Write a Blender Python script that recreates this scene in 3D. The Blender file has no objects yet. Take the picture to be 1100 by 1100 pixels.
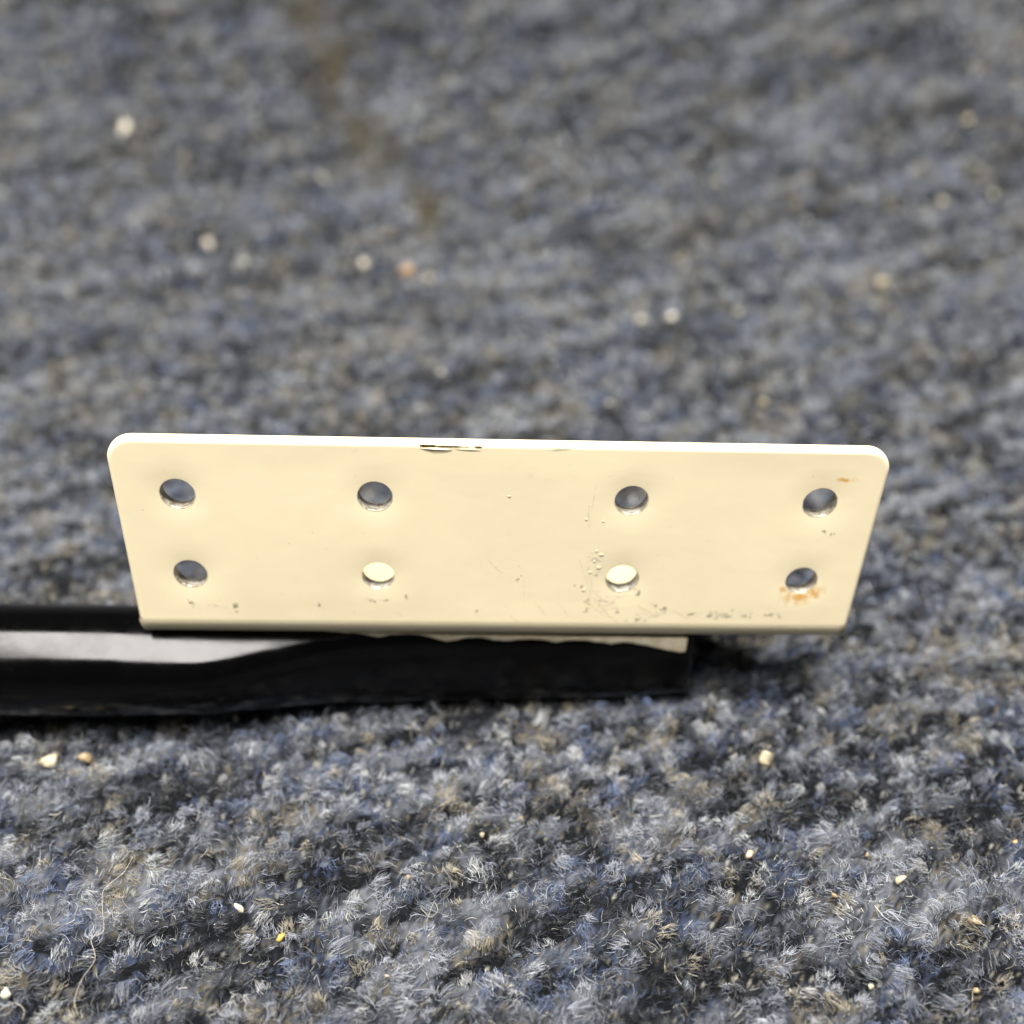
import bpy, bmesh, math, random
import numpy as np
from mathutils import Vector, Matrix, Euler, noise as mnoise

random.seed(7)
rng = np.random.default_rng(11)
scene = bpy.context.scene
col = scene.collection

# ------------------------------------------------------------------ camera
CAM_H = 0.1265
PITCH = math.radians(37.0)
cd = bpy.data.cameras.new('camera')
cam = bpy.data.objects.new('camera', cd)
col.objects.link(cam)
cam.location = (0, 0, CAM_H)
cam.rotation_euler = (math.radians(90) - PITCH, 0, 0)
cd.sensor_width = 36.0
cd.lens = 36.0
cd.clip_start = 0.005
cd.clip_end = 20.0
cd.dof.use_dof = True
cd.dof.focus_distance = 0.1378
cd.dof.aperture_fstop = 8.8
scene.camera = cam

# ------------------------------------------------------------------ world: dim indoor surroundings
w = bpy.data.worlds.new('World')
scene.world = w
w.use_nodes = True
bg = w.node_tree.nodes['Background']
bg.inputs['Color'].default_value = (0.92, 0.97, 1.0, 1)
bg.inputs['Strength'].default_value = 0.07

# ------------------------------------------------------------------ key light: overhead panel, a little in front
def area_light(name, loc, target, sx, sy, power, color):
    ld = bpy.data.lights.new(name, 'AREA')
    ld.shape = 'RECTANGLE'
    ld.size, ld.size_y = sx, sy
    ld.energy = power
    ld.color = color
    o = bpy.data.objects.new(name, ld)
    col.objects.link(o)
    o.location = loc
    d = Vector(target) - Vector(loc)
    o.rotation_euler = d.to_track_quat('-Z', 'Y').to_euler()
    return o

area_light('overhead_panel_lamp', (-0.33, -0.17, 1.05), (-0.10, 0.115, 0.0), 0.72, 0.36, 25.0, (1.0, 0.97, 0.93))
area_light('ceiling_lamp', (0.08, -0.05, 1.10), (0, 0.115, 0.0), 0.10, 0.10, 31.0, (1.0, 0.965, 0.91))

scene.view_settings.view_transform = 'Standard'
scene.view_settings.look = 'None'
scene.view_settings.exposure = 0.0
scene.view_settings.gamma = 1.0
scene.render.engine = 'CYCLES'

# ------------------------------------------------------------------ geometry of view (used to measure places on the carpet and the plate)
SP, CP = math.sin(PITCH), math.cos(PITCH)
def ray(px, py):
    a, b = (px - 550) / 1100, (py - 550) / 1100
    return Vector((a, CP - b * SP, -(SP + b * CP)))
def sweep(y):                                                      # the carpet is draped up behind the bracket
    d = np.maximum(np.asarray(y, float) - 0.25, 0.0)
    return np.where(d < 0.20, 1.75 * d * d, 0.07 + 0.70 * (d - 0.20))
def on_carpet(px, py, z=0.0):
    d = ray(px, py)
    t = 0.05
    while CAM_H + d.z * t > z + float(sweep(d.y * t)) and t < 3: t += 0.0005
    return Vector((0, 0, CAM_H)) + d * t

# ------------------------------------------------------------------ helpers
def link(o, parent=None):
    col.objects.link(o)
    if parent: o.parent = parent
    return o
def mesh_obj(name, verts, faces, mats, parent=None, smooth=True):
    me = bpy.data.meshes.new(name)
    me.from_pydata([tuple(v) for v in verts], [], faces)
    me.update()
    if smooth: me.polygons.foreach_set('use_smooth', [True] * len(me.polygons))
    for m in (mats if isinstance(mats, (list, tuple)) else [mats]): me.materials.append(m)
    return link(bpy.data.objects.new(name, me), parent)
def bm_obj(name, bm, mat, parent=None, smooth=True):
    me = bpy.data.meshes.new(name)
    bm.to_mesh(me); bm.free()
    if smooth: me.polygons.foreach_set('use_smooth', [True] * len(me.polygons))
    me.materials.append(mat)
    return link(bpy.data.objects.new(name, me), parent)
def tag(o, label=None, cat=None, group=None, kind=None):
    if label: o['label'] = label
    if cat: o['category'] = cat
    if group: o['group'] = group
    if kind: o['kind'] = kind
    return o

# ------------------------------------------------------------------ materials
class NT:
    def __init__(self, name):
        self.m = bpy.data.materials.new(name); self.m.use_nodes = True
        self.t = self.m.node_tree
        self.b = self.t.nodes['Principled BSDF']
    def n(self, typ, **kw):
        nd = self.t.nodes.new(typ)
        for k, v in kw.items(): setattr(nd, k, v)
        return nd
    def l(self, a, b): self.t.links.new(a, b)
    def math(self, op, a, b=None, clamp=False):
        nd = self.n('ShaderNodeMath', operation=op); nd.use_clamp = clamp
        for i, x in enumerate((a, b)):
            if x is None: continue
            if isinstance(x, (int, float)): nd.inputs[i].default_value = x
            else: self.l(x, nd.inputs[i])
        return nd.outputs[0]
    def maprange(self, x, a, b, c=0.0, d=1.0):
        nd = self.n('ShaderNodeMapRange', interpolation_type='SMOOTHSTEP')
        self.l(x, nd.inputs[0])
        for i, v in zip((1, 2, 3, 4), (a, b, c, d)): nd.inputs[i].default_value = v
        return nd.outputs[0]
    def mix(self, f, a, b):
        nd = self.n('ShaderNodeMix', data_type='RGBA')
        if isinstance(f, (int, float)): nd.inputs[0].default_value = f
        else: self.l(f, nd.inputs[0])
        for i, x in ((6, a), (7, b)):
            if isinstance(x, tuple): nd.inputs[i].default_value = (*x, 1)
            else: self.l(x, nd.inputs[i])
        return nd.outputs[2]
    def noise(self, vec, scale, detail=4, rough=0.55):
        nd = self.n('ShaderNodeTexNoise'); nd.inputs['Scale'].default_value = scale
        nd.inputs['Detail'].default_value = detail; nd.inputs['Roughness'].default_value = rough
        if vec is not None: self.l(vec, nd.inputs['Vector'])
        return nd.outputs['Fac']

def mat_paint(rust=(), scuff=()):
    k = NT('cream_paint' + ('_worn' if rust else ''))
    co = k.n('ShaderNodeTexCoord').outputs['Object']
    big = k.noise(co, 45, 3)
    c = k.mix(k.maprange(big, 0.3, 0.7), (0.757, 0.652, 0.440), (0.797, 0.694, 0.468))
    fine = k.noise(co, 420, 3, 0.6)
    c = k.mix(k.maprange(fine, 0.66, 0.80, 0, 0.22), c, (0.42, 0.36, 0.24))
    speck = k.noise(co, 1700, 2, 0.5)
    c = k.mix(k.maprange(speck, 0.735, 0.78, 0, 0.65), c, (0.28, 0.23, 0.13))
    if rust:
        warp = k.noise(co, 900, 4, 0.65)
        tot = None
        for (p, r, s) in rust:
            d = k.n('ShaderNodeVectorMath', operation='SUBTRACT'); k.l(co, d.inputs[0]); d.inputs[1].default_value = p
            sc = k.n('ShaderNodeVectorMath', operation='MULTIPLY'); k.l(d.outputs[0], sc.inputs[0]); sc.inputs[1].default_value = s
            ln = k.n('ShaderNodeVectorMath', operation='LENGTH'); k.l(sc.outputs[0], ln.inputs[0])
            v = k.math('ADD', ln.outputs['Value'], k.math('MULTIPLY', k.math('SUBTRACT', warp, 0.5), 4.0 * r))
            mk = k.maprange(v, -0.2 * r, 1.5 * r, 1, 0)
            tot = mk if tot is None else k.math('MAXIMUM', tot, mk)
        c = k.mix(k.math('MULTIPLY', tot, 0.92), c, (0.56, 0.29, 0.05))
        # grey smeared scuffs
        mps = k.n('ShaderNodeMapping'); mps.inputs['Rotation'].default_value = (0, 0.35, 0); mps.inputs['Scale'].default_value = (420, 300, 1500); k.l(co, mps.inputs['Vector'])
        sn = k.noise(mps.outputs[0], 1.0, 5, 0.7)
        reg = None
        for (p, rx, rz) in scuff:
            d = k.n('ShaderNodeVectorMath', operation='SUBTRACT'); k.l(co, d.inputs[0]); d.inputs[1].default_value = p
            sc = k.n('ShaderNodeVectorMath', operation='MULTIPLY'); k.l(d.outputs[0], sc.inputs[0]); sc.inputs[1].default_value = (1 / rx, 0, 1 / rz)
            ln = k.n('ShaderNodeVectorMath', operation='LENGTH'); k.l(sc.outputs[0], ln.inputs[0])
            mk = k.maprange(ln.outputs['Value'], 0.1, 1.0, 1, 0)
            reg = mk if reg is None else k.math('MAXIMUM', reg, mk)
        sv = k.math('ADD', sn, k.math('MULTIPLY', reg, 0.20))
        c = k.mix(k.math('MULTIPLY', k.maprange(sv, 0.70, 0.80), k.math('MULTIPLY', reg, .75)), c, (0.30, 0.29, 0.22))
    k.l(c, k.b.inputs['Base Color'])
    k.l(k.maprange(k.noise(co, 130, 5, .65), 0.3, 0.7, 0.30, 0.52), k.b.inputs['Roughness'])
    k.b.inputs['Specular IOR Level'].default_value = 0.4
    # faint orange peel and hairline scratches
    mp = k.n('ShaderNodeMapping'); mp.inputs['Rotation'].default_value = (0, 0.5, 0); mp.inputs['Scale'].default_value = (3000, 300, 120); k.l(co, mp.inputs['Vector'])
    scr = k.noise(mp.outputs[0], 1.0, 2)
    hgt = k.math('ADD', k.noise(co, 260, 3), k.math('MULTIPLY', k.maprange(scr, 0.68, 0.76), 0.5))
    bp = k.n('ShaderNodeBump'); bp.inputs['Strength'].default_value = 0.05; bp.inputs['Distance'].default_value = 0.0006
    k.l(hgt, bp.inputs['Height']); k.l(bp.outputs[0], k.b.inputs['Normal'])
    return k.m

def mat_plain(name, c, rough=0.5, metal=0.0, spec=0.5, nscale=0, c2=None, bump=0.0, coat=0.0):
    k = NT(name)
    k.b.inputs['Roughness'].default_value = rough
    k.b.inputs['Metallic'].default_value = metal
    k.b.inputs['Specular IOR Level'].default_value = spec
    k.b.inputs['Coat Weight'].default_value = coat
    co = k.n('ShaderNodeTexCoord').outputs['Object']
    if nscale:
        nz = k.noise(co, nscale, 4)
        k.l(k.mix(k.maprange(nz, 0.35, 0.65), c, c2 or tuple(x * .6 for x in c)), k.b.inputs['Base Color'])
        if bump:
            bp = k.n('ShaderNodeBump'); bp.inputs['Strength'].default_value = bump; bp.inputs['Distance'].default_value = 0.0004
            k.l(nz, bp.inputs['Height']); k.l(bp.outputs[0], k.b.inputs['Normal'])
    else: k.b.inputs['Base Color'].default_value = (*c, 1)
    return k.m

def mat_attr(name, rough=0.6, spec=0.3):
    k = NT(name)
    a = k.n('ShaderNodeAttribute'); a.attribute_name = 'colour'
    k.l(a.outputs['Color'], k.b.inputs['Base Color'])
    k.b.inputs['Roughness'].default_value = rough
    k.b.inputs['Specular IOR Level'].default_value = spec
    return k.m

# ------------------------------------------------------------------ carpet
def vnoise(x, y, seed):
    xi = np.floor(x).astype(np.int64); yi = np.floor(y).astype(np.int64)
    fx = x - xi; fy = y - yi
    def g(ix, iy):
        h = (ix * 374761393 + iy * 668265263 + seed * 1442695041) & 0xffffffff
        h = ((h ^ (h >> 13)) * 1274126177) & 0xffffffff
        h = (h ^ (h >> 16)) & 0xffff
        return h / 65535.0 * 2 * math.pi
    def dot(ix, iy, dx, dy):
        a = g(ix, iy); return np.cos(a) * dx + np.sin(a) * dy
    ux = fx * fx * fx * (fx * (fx * 6 - 15) + 10); uy = fy * fy * fy * (fy * (fy * 6 - 15) + 10)
    a = dot(xi, yi, fx, fy); b = dot(xi + 1, yi, fx - 1, fy)
    c = dot(xi, yi + 1, fx, fy - 1); d = dot(xi + 1, yi + 1, fx - 1, fy - 1)
    return (a + (b - a) * ux) * (1 - uy) + (c + (d - c) * ux) * uy     # about -0.7 .. 0.7

RA = math.radians(22)
def ribcoords(x, y):
    return x * math.cos(RA) + y * math.sin(RA), -x * math.sin(RA) + y * math.cos(RA)
RIB = 0.0022
def rib_warp(s, t):
    return t + 0.0016 * vnoise(s / 0.030, t / 0.020, 3) + .0005 * vnoise(s / .008, t / .006, 4)
def carpet_h(x, y):
    s, t = ribcoords(x, y)
    t2 = rib_warp(s, t)
    n1 = vnoise(s / 0.0066, t2 / 0.0048, 1)
    n2 = vnoise(s / 0.0030, t2 / 0.0024, 2)
    rib = np.cos(2 * math.pi * t2 / RIB)
    h = 0.0019 * np.sqrt(np.abs(n1) + 0.01) + 0.0006 * np.sqrt(np.abs(n2) + .01) + 0.00045 * rib
    return h - 0.0021 + sweep(y)
PAL = np.array([(.270, .288, .330), (.128, .140, .170), (.012, .0135, .017), (.040, .046, .058), (.225, .200, .150), (.60, .58, .50), (.075, .100, .175)])
BROWN = on_carpet(332, 25), on_carpet(392, 150), on_carpet(462, 222), on_carpet(440, 352)
def brownness(x, y):
    m = np.zeros_like(x)
    pts = [(BROWN[0], .012), (BROWN[1], .010), (BROWN[2], .009), (BROWN[3], .006)]
    a, b = BROWN[0], BROWN[1]
    for k in range(1, 6):
        q = a.lerp(b, k / 6); pts.append((q, .008))
    for k in range(1, 4):
        q = b.lerp(BROWN[2], k / 4); pts.append((q, .0055))
    for p, r in pts:
        d = np.hypot((x - p.x) * 1.0, (y - p.y) * 0.6) + 0.006 * vnoise(x / .006, y / .006, 9)
        m = np.maximum(m, np.clip(1.2 - d / r, 0, 1))
    return m * np.clip(.62 + 1.3 * vnoise(x / .011, y / .014, 31), 0.30, 1)
def carpet_col(x, y, jitter):
    s, t = ribcoords(x, y)
    lum = (vnoise(s / .0046, t / .0030, 21) * .75 + vnoise(s / .018, t / .0045, 22) * 0.45 + vnoise(s / .030, t / .0055, 23) * .60 + vnoise(s / .07, t / .013, 26) * .38)
    hue = vnoise(s / .008, t / .006, 24) + vnoise(s / .03, t / .025, 25) * .6
    r = rng.random(x.shape[0])
    lum = lum + (r - .5) * 1.25 * jitter - .09
    idx = np.where(lum > .20, 0, np.where(lum > -.06, 1, np.where(lum > -.27, 3, 2)))
    r2 = rng.random(x.shape[0])
    tan = (hue > .18) & (r2 < .40) | (r2 < .05)
    idx = np.where(tan & (lum > -.25), 4, idx)
    idx = np.where((hue < -.15) & (r2 > .66) & (lum > -.3), 6, idx)
    idx = np.where(r2 > 1 - .020 * jitter, 5, idx)
    c = 1.04 * PAL[idx] * (0.75 + .5 * rng.random((x.shape[0], 1)))
    bm_ = (brownness(x, y) * .88)[:, None]
    c = c * (1 - bm_) + np.array((.10, .080, .042)) * bm_ * (0.6 + .8 * rng.random((x.shape[0], 1)))
    return c

def build_carpet():
    NR, NC = 640, 560
    y0, y1 = 0.012, 0.92
    ys = y0 + (y1 - y0) * (np.expm1(3.0 * np.linspace(0, 1, NR)) / np.expm1(3.0))
    ys = np.concatenate([[-1.5, -0.2], ys, [1.1, 2.5]])
    half = 0.075 + np.maximum(ys, 0) * 0.62
    sx = np.linspace(-1, 1, NC)
    X = sx[None, :] * half[:, None]
    X = np.concatenate([np.full((len(ys), 1), -2.5), X, np.full((len(ys), 1), 2.5)], 1)
    Y = np.repeat(ys[:, None], X.shape[1], 1)
    x = X.ravel(); y = Y.ravel()
    z = carpet_h(x, y)
    nr, nc = X.shape
    V = np.stack([x, y, z], 1)
    i = (np.arange(nr - 1)[:, None] * nc + np.arange(nc - 1)[None, :]).ravel()
    F = np.stack([i, i + 1, i + nc + 1, i + nc], 1)
    me = bpy.data.meshes.new('carpet')
    me.vertices.add(len(V)); me.vertices.foreach_set('co', V.ravel().astype(np.float32))
    me.loops.add(F.size); me.loops.foreach_set('vertex_index', F.ravel().astype(np.int32))
    me.polygons.add(len(F)); me.polygons.foreach_set('loop_start', np.arange(0, F.size, 4, dtype=np.int32))
    me.update(calc_edges=True); me.validate()
    me.polygons.foreach_set('use_smooth', np.ones(len(me.polygons), bool))
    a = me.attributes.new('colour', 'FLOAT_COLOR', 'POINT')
    c = carpet_col(x, y, 0.4) * np.array((.26, .26, .26))  # base colour darkened to paint shade into the gaps between tufts
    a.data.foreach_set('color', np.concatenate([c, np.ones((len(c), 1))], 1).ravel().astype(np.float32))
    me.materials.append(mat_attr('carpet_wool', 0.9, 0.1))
    o = link(bpy.data.objects.new('carpet', me))
    tag(o, 'blue grey needle felt carpet with flecks of tan', None, kind='structure')
    return o
carpet = build_carpet()

def fibre_points(x, y, z, L, az, el, bend, curl, K=5):
    N = len(x)
    hx, hy = np.cos(az), np.sin(az)
    P = np.zeros((N, K, 3))
    for k in range(K):
        tt = k / (K - 1)
        f = L * tt * np.cos(el)
        g = L * curl * math.sin(tt * 2.6)
        P[:, k, 0] = x + f * hx - g * hy
        P[:, k, 1] = y + f * hy + g * hx
        P[:, k, 2] = z - .0001 + L * np.sin(el) * (tt - bend * .6 * tt * tt) * 1.25
    return P
def build_fibres(parent, N, NT_):
    K = 5
    # loose fibres, spread over the whole carpet in view
    px = rng.uniform(-160, 1260, N); py = rng.uniform(-60, 1290, N)
    thin = (py < 520) | (rng.random(N) < .40)
    px, py = px[thin], py[thin]; N = len(px)
    a = (px - 550) / 1100; b = (py - 550) / 1100
    t = CAM_H / np.maximum(SP + b * CP, .2)
    yy = np.linspace(.0, 1.2, 4000)
    vv = ((CAM_H - sweep(yy)) * CP - yy * SP) / (yy * CP + (CAM_H - sweep(yy)) * SP)      # image height of every distance
    y = np.interp(-b, -vv, yy)
    x = a * (y * CP + (CAM_H - sweep(y)) * SP)
    t = y * CP + (CAM_H - sweep(y)) * SP
    sc = np.clip(t / 0.14, 0.9, 4.0)
    P1 = fibre_points(x, y, carpet_h(x, y), rng.uniform(.0009, .0024, N) * sc ** 0.45, rng.uniform(0, 2 * math.pi, N), np.radians(rng.uniform(5, 72, N)),
                      rng.uniform(.2, 1.1, N), rng.normal(0, .18, N))
    R1 = rng.uniform(.000014, .000032, N) * sc ** 1.1
    C1 = carpet_col(x, y, 1.0)
    # tufts: little brushes of fibres needled together, each mostly of one yarn colour
    s0, t0 = np.meshgrid(np.arange(-.40, .58, .0025), np.arange(-76, 290) * RIB)
    s0 = s0 + (np.arange(s0.shape[0]) % 2)[:, None] * .00125
    s0 = s0.ravel() + rng.normal(0, .0006, s0.size); t0 = t0.ravel() + rng.normal(0, .00020, t0.size)
    t0 = t0 - (rib_warp(s0, t0) - t0)
    tx = s0 * math.cos(RA) - t0 * math.sin(RA); ty = s0 * math.sin(RA) + t0 * math.cos(RA)
    ok = (ty > .008) & (ty < .54) & (np.abs(tx) < .075 + .62 * ty)
    tx, ty = tx[ok], ty[ok]
    n = len(tx)
    cnt = np.clip((NT_ * (.115 / (.115 + np.maximum(ty - .10, 0) * 2.2)) ** 2), 12, NT_).astype(int)
    size = rng.lognormal(0, .20, n)
    tuft_c = np.minimum(carpet_col(tx, ty, 0.8), .34)
    lean = rng.normal(0, .0006, (n, 2))
    lift = rng.normal(.0000, .0004, n)
    ti = np.repeat(np.arange(n), cnt)
    m = len(ti)
    q = np.sqrt(rng.random(m)); aa = rng.uniform(0, 2 * math.pi, m)
    ls, lt = q * np.cos(aa) * .00112 * size[ti], q * np.sin(aa) * .00086 * size[ti]
    x2 = tx[ti] + ls * math.cos(RA) - lt * math.sin(RA); y2 = ty[ti] + ls * math.sin(RA) + lt * math.cos(RA)
    far = np.clip((ty[ti] - .10) / .2, 0, 1)
    el = np.radians(np.clip(rng.normal(22, 20, m) + (1 - q) * 18, -15, 85))
    L = rng.uniform(.0003, .0009, m) * size[ti] * (1 + .8 * far)
    zt = (carpet_h(tx, ty) + lift)[ti] + .0021 * size[ti] * (1 - q * q) - .0006
    P2 = fibre_points(x2, y2, zt, L, rng.uniform(0, 2 * math.pi, m), el, rng.uniform(.3, 1.4, m), rng.normal(0, .30, m))
    wgt = (np.arange(K) / (K - 1)) ** 1.5
    P2[:, :, 0] += lean[ti, 0][:, None] * wgt; P2[:, :, 1] += lean[ti, 1][:, None] * wgt
    R2 = rng.uniform(.000012, .000027, m) * (1 + 4.4 * far)
    C2 = tuft_c[ti] * rng.lognormal(0, .30, (m, 1))
    mixr = rng.random(m) < .25
    C2[mixr] = carpet_col(x2[mixr], y2[mixr], 1.3)
    P = np.concatenate([P1, P2]); C = np.concatenate([C1, C2]); R = np.concatenate([R1, R2])
    R = R[:, None] * np.array([1, 1, .95, .8, .35])[None, :]
    M = len(P)
    cu = bpy.data.hair_curves.new('carpet_fibres')
    cu.add_curves([K] * M)
    cu.points.foreach_set('position', P.ravel().astype(np.float32))
    ra = cu.attributes.get('radius') or cu.attributes.new('radius', 'FLOAT', 'POINT')
    ra.data.foreach_set('value', R.ravel().astype(np.float32))
    ca = cu.attributes.new('colour', 'FLOAT_COLOR', 'CURVE')
    ca.data.foreach_set('color', np.concatenate([C, np.ones((M, 1))], 1).ravel().astype(np.float32))
    cu.materials.append(mat_attr('carpet_fibre', 0.45, 0.5))
    o = link(bpy.data.objects.new('carpet_fibres', cu), parent)
    o['kind'] = 'stuff'
    o['label'] = 'short fuzzy blue grey and tan carpet fibres'
    print('fibres', M)
    return o
build_fibres(carpet, 120000, 60)


# ------------------------------------------------------------------ bracket
U = Vector((0.99885049, 0.02841998, -0.03860047))
Vd = Vector((-0.03671032, -0.06426733, -0.99725727))
Nn = Vector((-0.03082278, 0.99752795, -0.06315015))
TOPC = Vector((-0.00112896, 0.11523712, -0.07547416 + CAM_H))      # middle of the plate's top front edge
W, HV = 0.1068, 0.0328
RB, TH = 0.0045, 0.0019                                            # bend radius, sheet thickness
HT = HV + 0.00235
base = TOPC + Vd * HT + U * 0.0003
MW = Matrix(((U.x, Nn.x, -Vd.x, base.x), (U.y, Nn.y, -Vd.y, base.y), (U.z, Nn.z, -Vd.z, base.z), (0, 0, 0, 1)))
MWI = MW.inverted()
bracket = bpy.data.objects.new('mounting_bracket', None)
bracket.empty_display_size = 0.02
link(bracket)
bracket.matrix_world = MW
tag(bracket, 'cream painted folded metal bracket with eight holes lying against the black tube', 'bracket')

def on_plate(px, py):                                              # bracket-local x, z of a spot on the front face
    o = MWI @ Vector((0, 0, CAM_H)); d = MWI.to_3x3() @ ray(px, py)
    t = -o.y / d.y
    return o.x + d.x * t, o.z + d.z * t

COLS = [c - 0.0533 for c in (0.00855, 0.03549, 0.07118, 0.09791)]
ROWS = [HT - 0.02232, HT - 0.00866]
HR = 0.00238
rust_px = [((842, 633), .0007, (1, 0, 1.3)), ((856, 641), .0017, (.8, 0, 1.3)), ((874, 636), .0014, (1, 0, 1.2)), ((865, 641), .0007, (.6, 0, 1.4)),
           ((909, 516), .0007, (.55, 0, 1.9)), ((196, 626), .0004, (1, 0, 1)), ((874, 622), .0004, (1, 0, .7))]
RUST = []
for (q, r, s) in rust_px:
    x_, z_ = on_plate(*q); RUST.append(((x_, 0.0, z_), r, s))
SCUFF = []
for (q, rx, rz) in [((655, 645), .0075, .0050), ((640, 605), .0035, .0055), ((780, 660), .011, .0020), ((405, 643), .004, .0015), ((230, 650), .006, .0018), ((700, 660), .006, .0022), ((600, 482), .010, .0012)]:
    x_, z_ = on_plate(*q); SCUFF.append(((x_, 0.0, z_), rx, rz))
M_PAINT = mat_paint(RUST, SCUFF)
M_CREAM = mat_paint()
M_INNER = mat_plain('flange_cream_dimmed', (0.50, 0.43, 0.27), 0.55, 0, 0.3, 200, (0.45, 0.38, 0.22))  # bracket cream darkened in the colour itself, standing in for dimmer light
M_HOLE = mat_plain('bare_hole_metal', (0.46, 0.43, 0.36), 0.34, 0.5, 0.5, 1100, (0.20, 0.17, 0.12), 0.9)
M_CHIP = mat_plain('grey_chip', (0.26, 0.25, 0.18), 0.5, 0.1, 0.5, 3500, (0.58, 0.50, 0.32), 0.4)
M_DARK = mat_plain('brown_bare_edge', (0.035, 0.020, 0.008), 0.6, 0.0, 0.3, 3000, (0.20, 0.13, 0.05), 0.4)
M_SCR = mat_plain('pale_scratch', (0.86, 0.74, 0.48), 0.45, 0, 0.4, 2500, (0.55, 0.47, 0.30))

def dish(x, z):                                                    # shallow pressed dish round every hole, plus soft waviness of the sheet
    d = 0.0
    for cx in COLS:
        for cz in ROWS:
            r = math.hypot(x - cx, z - cz)
            if r < HR * 2.6:
                q = max(0.0, (r - HR) / (HR * 1.6))
                d += 0.00011 * (1 - min(q, 1)) ** 2
    e = min(1.0, max(0.0, min(HT - ER - z, W / 2 - ER - abs(x), z - RB) / 0.004))
    d += 0.00006 * e * math.sin(x * 95 + 1.0) * math.sin(z * 130)
    return d

ER = 0.0007                                                        # rounding of the sheet's edges
CR = 0.0036                                                        # corner radius
def rounded(x, z):                                                 # pull square top corners onto the corner arc
    for sx in (-1, 1):
        cx, cz = sx * (W / 2 - CR), HT - CR
        if (x - cx) * sx > 0 and z > cz:
            v = Vector((x - cx, z - cz)); m = max(abs(v.x), abs(v.y))
            if m > 1e-9:
                v = v * (m / v.length); return cx + v.x, cz + v.y
    return x, z

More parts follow.
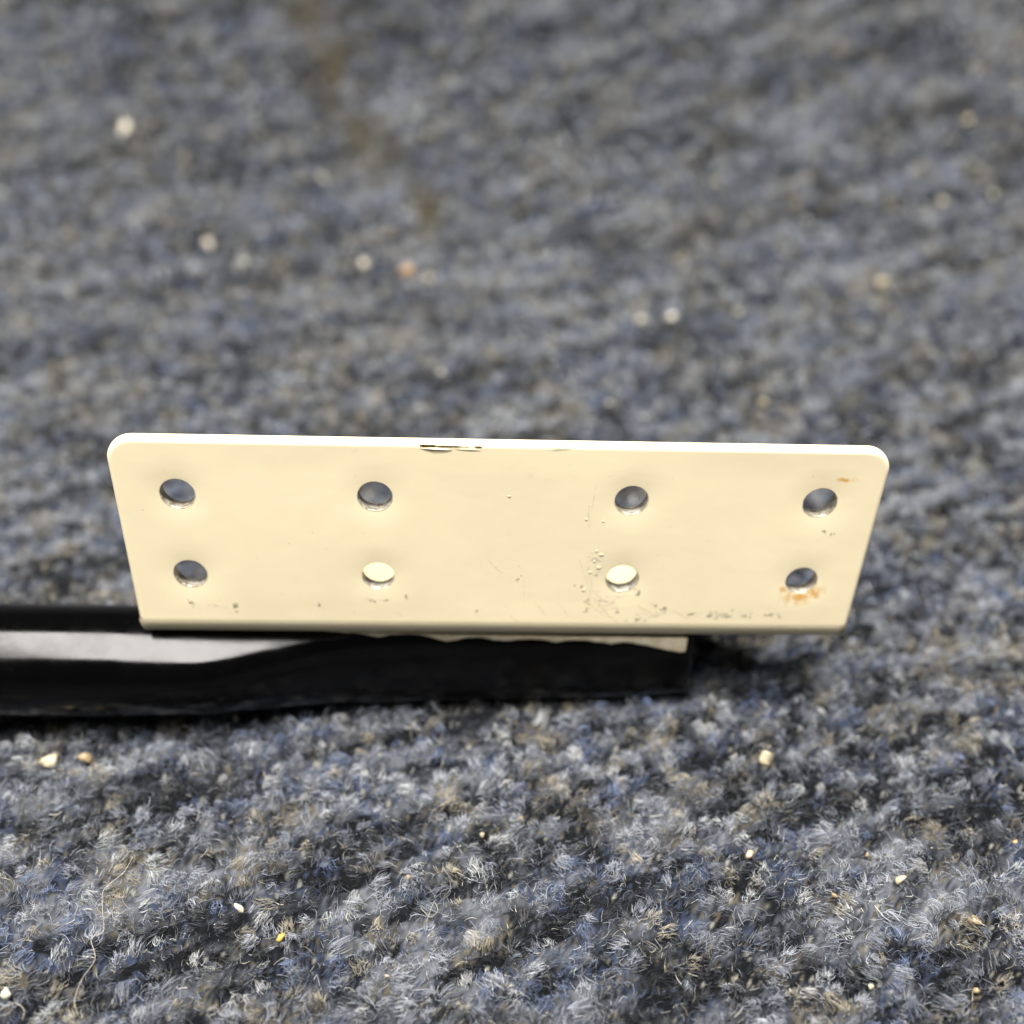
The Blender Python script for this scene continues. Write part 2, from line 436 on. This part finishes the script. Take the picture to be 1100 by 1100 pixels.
def build_front():
    bm = bmesh.new()
    xs = [-W / 2, (COLS[0] + COLS[1]) / 2, (COLS[1] + COLS[2]) / 2, (COLS[2] + COLS[3]) / 2, W / 2]
    zs = [RB, (ROWS[0] + ROWS[1]) / 2, HT]
    S, RN = 20, 14
    def edge_x(x):                                                 # inset face border by the edge rounding
        return max(-W / 2 + ER, min(W / 2 - ER, x))
    for side in (0, 1):
        for ci in range(4):
            for ri in range(2):
                x0, x1, z0, z1 = xs[ci], xs[ci + 1], zs[ri], zs[ri + 1]
                cx, cz = COLS[ci], ROWS[ri]
                bd = []
                for k in range(S): bd.append((x0 + (x1 - x0) * k / S, z0))
                for k in range(S): bd.append((x1, z0 + (z1 - z0) * k / S))
                for k in range(S): bd.append((x1 - (x1 - x0) * k / S, z1))
                for k in range(S): bd.append((x0, z1 - (z1 - z0) * k / S))
                rings = []
                for j in range(RN + 1):
                    f = (j / RN) ** 1.7
                    rg = []
                    for (bx, bz) in bd:
                        qx, qz = rounded(bx, bz)
                        # shrink to leave room for rounded edge
                        sxx = 1 - ER / (W / 2)
                        qx *= sxx
                        if qz > HT - CR * 1.2: qz -= ER * min(1, (qz - (HT - CR * 1.2)) / (CR * 1.2))
                        a = math.atan2(bz - cz, bx - cx)
                        hx, hz = cx + HR * math.cos(a), cz + HR * math.sin(a)
                        x = hx + (qx - hx) * f; z = hz + (qz - hz) * f
                        y = dish(x, z) if side == 0 else TH - 0.0 + dish(x, z) * .5
                        rg.append(bm.verts.new((x, y, z)))
                    rings.append(rg)
                n = len(bd)
                for j in range(RN):
                    for k in range(n):
                        q = [rings[j][k], rings[j][(k + 1) % n], rings[j + 1][(k + 1) % n], rings[j + 1][k]]
                        if side == 0: q.reverse()
                        bm.faces.new(q)
    bmesh.ops.remove_doubles(bm, verts=bm.verts, dist=2e-6)
    # rounded outer edge (left side, top, right side) sweeping from front to back face
    path = []
    def outline(off):
        pts = []
        n = 40
        xx = W / 2 - ER + off; zt = HT - ER + off
        r = CR - ER + off
        for k in range(n): pts.append((-xx, RB + (zt - r - RB) * k / n, -1, 0))
        for k in range(17):
            a = math.pi - (math.pi / 2) * k / 16
            pts.append((-xx + r + r * math.cos(a), zt - r + r * math.sin(a), 0, 0))
        for k in range(1, 60): pts.append((-xx + r + (2 * xx - 2 * r) * k / 60, zt, 0, 0))
        for k in range(17):
            a = math.pi / 2 - (math.pi / 2) * k / 16
            pts.append((xx - r + r * math.cos(a), zt - r + r * math.sin(a), 0, 0))
        for k in range(n - 1, -1, -1): pts.append((xx, RB + (zt - r - RB) * k / n, 1, 0))
        return pts
    prof = [(-0.0003, 0.00001)]
    for k in range(6):
        a = (math.pi / 2) * k / 5
        prof.append((ER * math.sin(a), ER - ER * math.cos(a)))
    for k in range(6):
        a = (math.pi / 2) * k / 5
        prof.append((ER * math.cos(a), TH - ER + ER * math.sin(a)))
    prof.append((-0.0003, TH - 0.00001))
    rows = []
    for (off, y) in prof:
        rows.append([bm.verts.new((p[0], y + 0.000012, p[1])) for p in outline(off)])
    for a, b in zip(rows[:-1], rows[1:]):
        for k in range(len(a) - 1): bm.faces.new([a[k], a[k + 1], b[k + 1], b[k]])
    # bend at the bottom
    NB = 12; NX = 90
    outer, inner = [], []
    for k in range(NB + 1):
        a = (math.pi / 2) * k / NB
        for lst, r in ((outer, RB), (inner, RB - TH)):
            y = RB - r * math.cos(a); z = RB - r * math.sin(a)
            hw = W / 2 - 0.00035 * (k / NB)
            lst.append([bm.verts.new((-hw + 2 * hw * i / NX, y, z)) for i in range(NX + 1)])
    for k in range(NB):
        for i in range(NX):
            bm.faces.new([outer[k][i], outer[k][i + 1], outer[k + 1][i + 1], outer[k + 1][i]][::-1])
            bm.faces.new([inner[k][i], inner[k][i + 1], inner[k + 1][i + 1], inner[k + 1][i]])
    for k in range(NB):
        bm.faces.new([outer[k][0], outer[k + 1][0], inner[k + 1][0], inner[k][0]][::-1])
        bm.faces.new([outer[k][NX], outer[k + 1][NX], inner[k + 1][NX], inner[k][NX]])
    bmesh.ops.recalc_face_normals(bm, faces=bm.faces)
    return bm_obj('front_flange', bm, M_PAINT, bracket)
build_front()

def build_bottom():
    D = 0.021
    hw0, hw1 = W / 2 - 0.00035, 0.033
    out = [(-hw0, RB), (hw0, RB)]
    rr = 0.003
    out += [(hw0 - .001, RB + .0006), (hw1 + 0.0015, D - rr), (hw1 - 0.001, D), (-hw1 + .001, D), (-hw1 - .0015, D - rr), (-hw0 + .001, RB + .0006)]
    bm = bmesh.new()
    b = [bm.verts.new((x, y, 0.0)) for x, y in out]; t = [bm.verts.new((x, y, TH)) for x, y in out]
    bm.faces.new(b[::-1]); bm.faces.new(t)
    for i in range(len(out)):
        j = (i + 1) % len(out); bm.faces.new([b[i], b[j], t[j], t[i]])
    bmesh.ops.recalc_face_normals(bm, faces=bm.faces)
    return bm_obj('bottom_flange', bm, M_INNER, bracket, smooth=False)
build_bottom()

# inner wall of each hole: bare metal with a slightly ragged rim
for ri, cz in enumerate(ROWS):
    for ci, cx in enumerate(COLS):
        n = 56
        sd = ci * 3.1 + ri * 7.7
        prof = [(1.035, -0.00002), (1.0, 0.00001), (0.975, 0.00014), (0.965, 0.0004), (0.965, TH - .0003), (0.99, TH - .00005), (1.05, TH + .00006)]
        vs, fs = [], []
        d0 = 0.00011
        for (s, y) in prof:
            for k in range(n):
                a = 2 * math.pi * k / n
                jit = 1 + 0.018 * mnoise.noise(Vector((math.cos(a) * 4 + sd, math.sin(a) * 4, y * 900)))
                r = HR * s * (jit if 0.0 < y < TH else 1.0)
                vs.append((cx + r * math.cos(a), y + (d0 if y < TH / 2 else 0), cz + r * math.sin(a)))
        for j in range(len(prof) - 1):
            for k in range(n):
                fs.append((j * n + k, j * n + (k + 1) % n, (j + 1) * n + (k + 1) % n, (j + 1) * n + k))
        mesh_obj('hole_edge', vs, fs, M_HOLE, bracket)

# chips, bubbles and scratches in the paint
def blob(name, px, py, wpx, hpx, mat, rise, seed, rot=0.0):
    x, z = on_plate(px, py)
    k_ = 0.127e-3
    n, rings = 14, 4
    vs = [(0, -rise, 0)]; fs = []
    for j in range(1, rings + 1):
        f = j / rings
        for k in range(n):
            a = 2 * math.pi * k / n
            rr = f * (1 + 0.55 * mnoise.noise(Vector((math.cos(a) * 1.6 + seed, math.sin(a) * 1.6, seed * .7))))
            ex, ez = rr * wpx * k_ / 2 * math.cos(a), rr * hpx * k_ / 2 * math.sin(a)
            vs.append((ex * math.cos(rot) - ez * math.sin(rot), -rise * (1 - f ** 2.2), ex * math.sin(rot) + ez * math.cos(rot)))
    for k in range(n): fs.append((0, 1 + (k + 1) % n, 1 + k))
    for j in range(rings - 1):
        for k in range(n):
            a, b = 1 + j * n + k, 1 + j * n + (k + 1) % n
            fs.append((a, b, b + n, a + n))
    vs = [(v[0] + x, v[1] + dish(x + v[0], z + v[2]) - 0.000025, v[2] + z) for v in vs]
    return mesh_obj(name, vs, fs, mat, bracket)
for i, (a, b, c, d, r) in enumerate([(253, 650, 10, 8, .3), (205, 647, 9, 5, 0), (686, 637, 6, 12, .15), (663, 657, 5, 5, 0), (684, 665, 11, 4, .3), (714, 653, 9, 6, -.5),
        (436, 640, 4, 6, .2), (398, 645, 4, 3, 0), (415, 644, 5, 3, .3), (742, 659, 12, 4, -.35), (762, 661, 13, 5, -.3), (781, 662, 9, 4, -.2), (800, 661, 8, 4, .1),
        (826, 660, 18, 3, -.2), (625, 630, 6, 7, 0), (631, 645, 4, 5, 0), (641, 618, 4, 4, 0), (343, 650, 5, 3, 0), (630, 656, 4, 4, .3), (557, 622, 3, 4, 0), (512, 656, 4, 3, 0), (884, 570, 4, 2, 0), (893, 573, 3, 3, 0)]):
    blob('paint_chip', a, b, c * .6, d * .75, M_CHIP, 0.00002, i * 3.3 + 1, -r)
    for q in range(2 if c < 8 else 4):
        blob('paint_chip', a + random.gauss(0, c * .55), b + random.gauss(0, d * .6), random.uniform(1.2, 3.2), random.uniform(1.0, 2.4), M_CHIP, 0.00002, i * 3.3 + q * 9 + 2, random.uniform(-1, 1))
for i, (a, b, c, d) in enumerate([(646, 596, 6, 5), (643, 610, 6, 6), (641, 592, 4, 4), (634, 615, 4, 3), (627, 634, 6, 6), (639, 603, 3, 4), (648, 560, 3, 3), (630, 558, 3, 3), (547, 533, 4, 3)]):
    blob('paint_bubble', a, b, c, d, M_CREAM, 0.000045, i * 2.7 + 40)
for i, (a, b, c, d, r) in enumerate([(460, 478.6, 17, 3.4, .02), (477, 479.2, 24, 2.0, .02), (492, 479.6, 14, 1.4, .02), (513, 479.9, 9, 1.6, .02), (501, 479.9, 8, .9, 0)]):
    blob('bare_edge_nick', a, b, c, d, M_DARK, 0.00003, i * 5.1 + 80, -r)
blob('paint_bubble', 470, 482.5, 30, 3.4, M_CREAM, 0.00012, 91, -.02)
blob('paint_bubble', 505, 483, 26, 2.4, M_CREAM, 0.000045, 93, -.03)

def scratches():
    segs = [((525, 602), (540, 616)), ((563, 618), (563, 646)), ((569, 622), (569, 642)), ((632, 600), (632, 660)), ((636, 620), (633, 655)), ((622, 600), (630, 626)),
            ((634, 632), (652, 648)), ((640, 645), (656, 662)), ((601, 649), (611, 661)), ((575, 646), (586, 661)), ((652, 661), (664, 668)), ((633, 648), (648, 660)), ((661, 640), (660, 655)),
            ((695, 646), (708, 651)), ((685, 650), (702, 660)), ((722, 655), (740, 664)), ((424, 655), (432, 662)), ((548, 660), (556, 668)), ((632, 540), (633, 566)), ((640, 520), (636, 548))]
    bm = bmesh.new()
    for (a, b) in segs:
        p = Vector(on_plate(*a)); q = Vector(on_plate(*b)); d = (q - p); nn = Vector((-d.y, d.x)).normalized()
        wd = random.uniform(.00003, .00008)
        N = 8; prev = None
        for k in range(N + 1):
            f = k / N
            c = p + d * f + nn * 0.0002 * mnoise.noise(Vector((f * 3, a[0] * .37, 0)))
            h = wd * math.sin(math.pi * min(max(f, .04), .96)) ** .5
            l_, m_, r_ = c + nn * h, c, c - nn * h
            y = dish(c.x, c.y)
            if c.y < RB: y += RB - math.sqrt(max(RB * RB - (RB - c.y) ** 2, 0))
            cur = [bm.verts.new((l_.x, y - .00002, l_.y)), bm.verts.new((m_.x, y - .00003, m_.y)), bm.verts.new((r_.x, y - .00002, r_.y))]
            if prev:
                bm.faces.new([prev[0], cur[0], cur[1], prev[1]]); bm.faces.new([prev[1], cur[1], cur[2], prev[2]])
            prev = cur
    o = bm_obj('scratches', bm, M_SCR, bracket)
    o['kind'] = 'stuff'
scratches()

# thin shim and the wavy torn strip squeezed out under the fold
M_SHIM = mat_plain('shim_metal', (0.42, 0.34, 0.22), 0.5, 0.2, 0.4, 900, (0.25, 0.19, 0.10))
M_STRIP = mat_plain('dried_sealant', (0.74, 0.67, 0.50), 0.5, 0, 0.5, 500, (0.60, 0.50, 0.32), 0.25)
XL = on_plate(350, 690)[0]; XR = on_plate(741, 690)[0]
LOWPX = [(350, 682), (362, 682.5), (385, 684), (403, 688), (412, 686.5), (420, 685), (440, 684), (456, 686), (470, 690.5), (478, 692.5), (488, 691), (500, 688), (512, 687), (530, 690), (540, 691.5), (556, 689.5), (580, 689), (597, 692.5), (612, 690), (630, 690), (658, 694), (672, 691.5), (690, 694), (712, 699), (735, 703.5), (741, 702.5)]
def strip(name, yfront, topf, lowf, depth, mat, x0, x1):
    N = 220
    vs, fs = [], []
    for i in range(N + 1):
        x = x0 + (x1 - x0) * i / N
        f = (x - XL) / (XR - XL)
        px = 350 + (741 - 350) * f
        yf = yfront(f)
        zl, zt = lowf(px, yf, x), topf(px, yf)
        zt = max(zt, zl + .00012)
        zm, hh = (zt + zl) / 2, (zt - zl) / 2
        e = min(1.0, (i + .3) / 5.0) ** .5
        for k in range(12):
            a = 2 * math.pi * k / 12
            c, sn = math.cos(a), math.sin(a)
            vs.append((x, yf + depth / 2 - depth / 2 * math.copysign(abs(c) ** .25, c), zm + hh * e * math.copysign(abs(sn) ** .3, sn)))
    for i in range(N):
        for k in range(12):
            a, b = i * 12 + k, i * 12 + (k + 1) % 12
            fs.append((a, b, b + 12, a + 12))
    fs.append(tuple(range(12))[::-1]); fs.append(tuple(N * 12 + k for k in range(12)))
    return mesh_obj(name, vs, fs, mat, bracket)
def strip_low(px, yf, x):
    py = np.interp(px, [p[0] for p in LOWPX], [p[1] for p in LOWPX])
    return 0.00235 - (py - 681) / 5800 - yf * .81 + 0.00012 * mnoise.noise(Vector((x * 700, 0, 0)))
def strip_top(px, yf):
    py = np.interp(px, [350, 480, 640, 741], [681, 684.5, 686.5, 687.0])
    return 0.00235 - (py - 681) / 5800 - yf * .81
strip('wavy_sealant_strip', lambda f: .0020 - .0006 * f, strip_top, strip_low, 0.0007, M_STRIP, XL, XR)
strip('shim_plate', lambda f: .0026, lambda px, yf: 0.00045, lambda px, yf, x: -0.00015, 0.006, M_SHIM, XL + .006, XR - .0004)

# ------------------------------------------------------------------ black tube with a flattened end under the bracket
def mat_black():
    k = NT('black_gloss_paint')
    co = k.n('ShaderNodeTexCoord').outputs['Object']
    dust = k.maprange(k.noise(co, 2200, 2, .5), 0.745, 0.80)
    k.l(k.mix(k.math('MULTIPLY', dust, .6), (0.0005, 0.0005, 0.0005), (0.10, 0.085, 0.06)), k.b.inputs['Base Color'])
    k.l(k.maprange(k.noise(co, 160, 5, .7), 0.3, 0.75, 0.12, 0.26), k.b.inputs['Roughness'])
    k.b.inputs['Specular IOR Level'].default_value = 0.29
    bp = k.n('ShaderNodeBump'); bp.inputs['Strength'].default_value = 0.04; bp.inputs['Distance'].default_value = 0.0004
    k.l(k.noise(co, 220, 4), bp.inputs['Height']); k.l(bp.outputs[0], k.b.inputs['Normal'])
    return k.m
M_BLACK = mat_black()
def build_tube():
    root = bpy.data.objects.new('black_tube', None); link(root)
    root.location = (-0.08, 0.114, 0.0)
    tag(root, 'glossy black painted metal tube with flattened end running under the bracket', 'tube')
    # key sections: X, centre Y, top z, bottom z, half depth
    keys = [(-0.60, .1158, .0188, .0010, .0090), (-0.068, .1158, .0188, .0010, .0090), (-0.057, .1158, .0182, .0010, .0087), (-0.047, .1160, .0175, .0010, .0081), (-0.038, .1168, .0172, .0009, .0064), (-0.029, .1176, .0168, .0008, .0046),
            (-0.018, .1180, .0163, .0008, .0037), (0.004, .1183, .0154, .0010, .0033), (0.020, .1186, .0147, .0010, .0031), (0.029, .1188, .0142, .0014, .0024)]
    kx = [k[0] for k in keys]
    def smooth_interp(x, j):
        i = max(0, min(len(kx) - 2, int(np.searchsorted(kx, x)) - 1))
        f = (x - kx[i]) / (kx[i + 1] - kx[i]); f = max(0, min(1, f))
        p = [keys[max(0, min(len(keys) - 1, q))][j] for q in (i - 1, i, i + 1, i + 2)]
        m1 = (p[2] - p[0]) / 2 if i > 1 else 0; m2 = (p[3] - p[1]) / 2
        f2, f3 = f * f, f * f * f
        return (2 * f3 - 3 * f2 + 1) * p[1] + (f3 - 2 * f2 + f) * m1 + (-2 * f3 + 3 * f2) * p[2] + (f3 - f2) * m2
    xs = list(np.linspace(-0.60, -0.06, 28)) + list(np.linspace(-0.058, 0.029, 64))
    n = 120
    FA = math.radians(59)
    vs, fs = [], []
    for x in xs:
        cy, zt, zb, ry = (smooth_interp(x, j) for j in (1, 2, 3, 4))
        flat = max(0, min(1, (x + .05) / .03)); e = 1.0 - 0.35 * flat
        for k in range(n):
            a = 2 * math.pi * k / n
            c, s = math.cos(a), math.sin(a)
            yy = math.copysign(abs(c) ** e, c) * ry; zz = math.copysign(abs(s) ** e, s) * (zt - zb) / 2
            fn = (-math.cos(FA), math.sin(FA)); ex = yy * fn[0] + zz * fn[1] - (math.hypot(ry * fn[0], (zt - zb) / 2 * fn[1]) - .0003 * (1 - flat))
            if ex > 0: yy -= fn[0] * ex * .80; zz -= fn[1] * ex * .80
            yy += zz * .15 * flat
            vs.append((x + .08, cy + yy - .114, (zt + zb) / 2 + zz))
    for i in range(len(xs) - 1):
        for k in range(n):
            a, b = i * n + k, i * n + (k + 1) % n
            fs.append((a, a + n, b + n, b))
    fs.append(tuple(range(n))); fs.append(tuple((len(xs) - 1) * n + k for k in range(n))[::-1])
    mesh_obj('tube_body', vs, fs, M_BLACK, root)
build_tube()

# ------------------------------------------------------------------ crumbs and stray threads caught in the carpet
CR_C = {'pale': (0.40, 0.35, 0.24), 'white': (0.60, 0.55, 0.44), 'tan': (0.30, 0.22, 0.12), 'orange': (0.44, 0.27, 0.13), 'yellow': (0.42, 0.30, 0.08)}  # grain colours; the pale ones also paint in glints of blurred grains
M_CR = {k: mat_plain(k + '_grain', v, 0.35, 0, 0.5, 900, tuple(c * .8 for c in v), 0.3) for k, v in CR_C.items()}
def crumb(px, py, wpx, hpx, mt, label, group=None, seed=0.0):
    p = on_carpet(px, py, 0.0006)
    dep = (p - Vector((0, 0, CAM_H))).length
    bm = bmesh.new()
    bmesh.ops.create_icosphere(bm, subdivisions=2, radius=1.0)
    for ax in range(6):                                             # break the round into flat facets
        d = Vector((random.gauss(0, 1), random.gauss(0, 1), random.gauss(0, 1))).normalized(); lim = random.uniform(.45, .75)
        for v in bm.verts:
            e = v.co.dot(d) - lim
            if e > 0: v.co -= d * e
    for v in bm.verts:
        v.co *= 1 + 0.55 * mnoise.noise(v.co * 1.1 + Vector((seed, seed * .7, 0))) + .2 * mnoise.noise(v.co * 2.7 + Vector((0, seed, 0)))
    k = dep / 1130
    rx, rz = wpx * k / 2, hpx * k / 2
    R_ = Euler((random.uniform(-.3, .3), random.uniform(-.6, .6), 0)).to_matrix()
    for v in bm.verts: v.co = R_ @ Vector((v.co.x * rx, v.co.y * rx * .8, v.co.z * rz))
    if p.y > .16:
        for v in bm.verts: v.co *= 1.0
    o = bm_obj('crumb', bm, M_CR[mt])
    zc = float(carpet_h(np.array([p.x]), np.array([p.y]))[0])
    o.location = (p.x, p.y, zc + 0.0012 + rz * (.15 if p.y < .16 else .45) + (0 if p.y < .16 else .0007))
    tag(o, label, 'crumb', group)
G = 'pale crumbs scattered on the carpet'
named = [
 (55, 817, 22, 13, 'pale', 'largest pale yellow crumb, in front of the black tube at far left'),
 (93, 815, 15, 10, 'tan', 'tan crumb just right of the large pale crumb before the black tube'),
 (253, 771, 11, 10, 'pale', 'pale crumb touching the front of the black tube below the bracket corner'),
 (823, 813, 17, 18, 'pale', 'squarish cream crumb alone in front of the right part of the bracket'),
 (136, 147, 15, 15, 'white', 'bright white crumb in the blurred carpet at upper left'),
 (436, 295, 14, 14, 'orange', 'orange crumb in the middle of a row of three behind the bracket'),
 (391, 288, 12, 12, 'white', 'white crumb left of the orange one behind the bracket'),
 (461, 303, 12, 12, 'pale', 'pale crumb right of the orange one behind the bracket'),
 (225, 266, 13, 13, 'white', 'white crumb behind the left end of the bracket'),
 (818, 437, 12, 11, 'pale', 'cream crumb closest behind the right top edge of the bracket'),
 (257, 977, 9, 14, 'white', 'upright white husk in the carpet at lower left'),
 (301, 1005, 10, 9, 'yellow', 'bright yellow crumb in the carpet at lower left'),
 (6, 1067, 11, 13, 'white', 'white crumb at the lower left edge of the picture'),
 (1038, 133, 12, 10, 'pale', 'highest crumb at the upper right'),
 (722, 342, 11, 11, 'white', 'bright white crumb of a pair behind the right half of the bracket'),
 (688, 345, 11, 11, 'white', 'left crumb of a white pair behind the right half of the bracket'),
 (946, 309, 13, 11, 'pale', 'pale crumb behind the right corner of the bracket'),
 (805, 918, 13, 13, 'pale', 'cream crumb standing in the carpet at lower right, below the squarish one'),
 (968, 944, 13, 9, 'pale', 'flat pale crumb at the lower right'),
 (1045, 991, 14, 9, 'tan', 'flat tan crumb at the right edge of the sharp carpet'),
]
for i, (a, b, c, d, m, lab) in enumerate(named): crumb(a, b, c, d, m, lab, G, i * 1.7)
TB, TF = 'tiny grains behind the bracket', 'tiny grains in front of the bracket'
tiny = [
 (346, 194, 'white', 'tiny pale grain in the blurred carpet right of the tan stain streak', TB),
 (262, 282, 'white', 'tiny pale grain beside the white crumb behind the bracket left end', TB),
 (728, 283, 'pale', 'tiny pale grain above the white pair behind the bracket', TB),
 (794, 335, 'pale', 'tiny pale grain right of the white pair behind the bracket', TB),
 (769, 200, 'pale', 'tiny pale grain in the upper blurred carpet right of the middle', TB),
 (1012, 219, 'white', 'left of two tiny pale grains under the highest crumb at upper right', TB),
 (1066, 212, 'white', 'right of two tiny pale grains under the highest crumb at upper right', TB),
 (655, 436, 'white', 'tiny white grain just above the bracket top edge right of its middle', TB),
 (475, 405, 'white', 'tiny white grain just above the dark nick of the bracket top edge', TB),
 (232, 434, 'pale', 'tiny pale grain just above the left end of the bracket top edge', TB),
 (518, 893, 'pale', 'tiny pale grain in front of the bracket, straight below its middle', TF),
 (560, 878, 'tan', 'tiny tan grain in front of the bracket, right of its middle', TF),
 (667, 835, 'tan', 'tiny tan grain nearest to the bracket shadow, right of the middle', TF),
 (488, 936, 'pale', 'tiny upright grain above the small looped thread', TF),
 (439, 942, 'tan', 'tiny tan grain left of the small looped thread', TF),
 (416, 1051, 'pale', 'tiny pale grain near the bottom edge left of the middle', TF),
 (933, 916, 'tan', 'tiny tan grain above the flat pale crumb at the lower right', TF),
 (898, 958, 'tan', 'tiny tan grain left of the flat pale crumb at the lower right', TF),
 (1091, 904, 'orange', 'tiny orange grain at the right edge in front of the bracket', TF),
 (822, 1091, 'white', 'tiny pale grain at the bottom edge right of the middle', TF),
 (936, 1058, 'pale', 'tiny pale grain near the bottom right, left of the last tan one', TF),
 (1051, 1060, 'tan', 'tiny tan grain nearest to the bottom right corner', TF),
]
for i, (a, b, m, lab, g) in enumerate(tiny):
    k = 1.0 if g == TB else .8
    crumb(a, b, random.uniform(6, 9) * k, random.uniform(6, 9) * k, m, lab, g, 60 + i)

M_THREAD = mat_plain('pale_thread', (0.36, 0.33, 0.26), 0.5, 0, 0.4)
def thread(pts, rad, label):
    P = [on_carpet(a, b, 0.0016 + .0006 * math.sin(i * 1.9)) for i, (a, b) in enumerate(pts)]
    Q = []
    for i in range(len(P) - 1):
        p0, p1, p2, p3 = P[max(i - 1, 0)], P[i], P[i + 1], P[min(i + 2, len(P) - 1)]
        for k in range(6):
            f = k / 6
            Q.append(0.5 * ((2 * p1) + (p2 - p0) * f + (2 * p0 - 5 * p1 + 4 * p2 - p3) * f * f + (3 * p1 - p0 - 3 * p2 + p3) * f ** 3))
    Q.append(P[-1])
    org = Q[0].copy()
    vs, fs = [], []
    for i, q in enumerate(Q):
        d = (Q[min(i + 1, len(Q) - 1)] - Q[max(i - 1, 0)]).normalized()
        u = d.cross(Vector((0, 0, 1))).normalized(); v = d.cross(u)
        for k in range(6):
            a = 2 * math.pi * k / 6
            vs.append(q - org + (u * math.cos(a) + v * math.sin(a)) * rad)
    for i in range(len(Q) - 1):
        for k in range(6):
            a, b = i * 6 + k, i * 6 + (k + 1) % 6
            fs.append((a, b, b + 6, a + 6))
    o = mesh_obj('stray_thread', vs, fs, M_THREAD)
    o.location = org
    tag(o, label, 'thread', 'stray threads on the carpet')
thread([(143, 920), (132, 938), (112, 955), (110, 975), (111, 1000), (98, 1008), (102, 1030), (88, 1052), (80, 1075), (84, 1090)], .00004, 'long pale thread curling down the carpet at lower left')
thread([(0, 1085), (8, 1080), (18, 1078), (26, 1085), (24, 1095)], .00004, 'short pale thread loop at the lower left corner')
thread([(452, 975), (462, 985), (470, 978), (466, 970), (458, 990)], .000035, 'tiny looped thread in the carpet below the middle of the bracket')
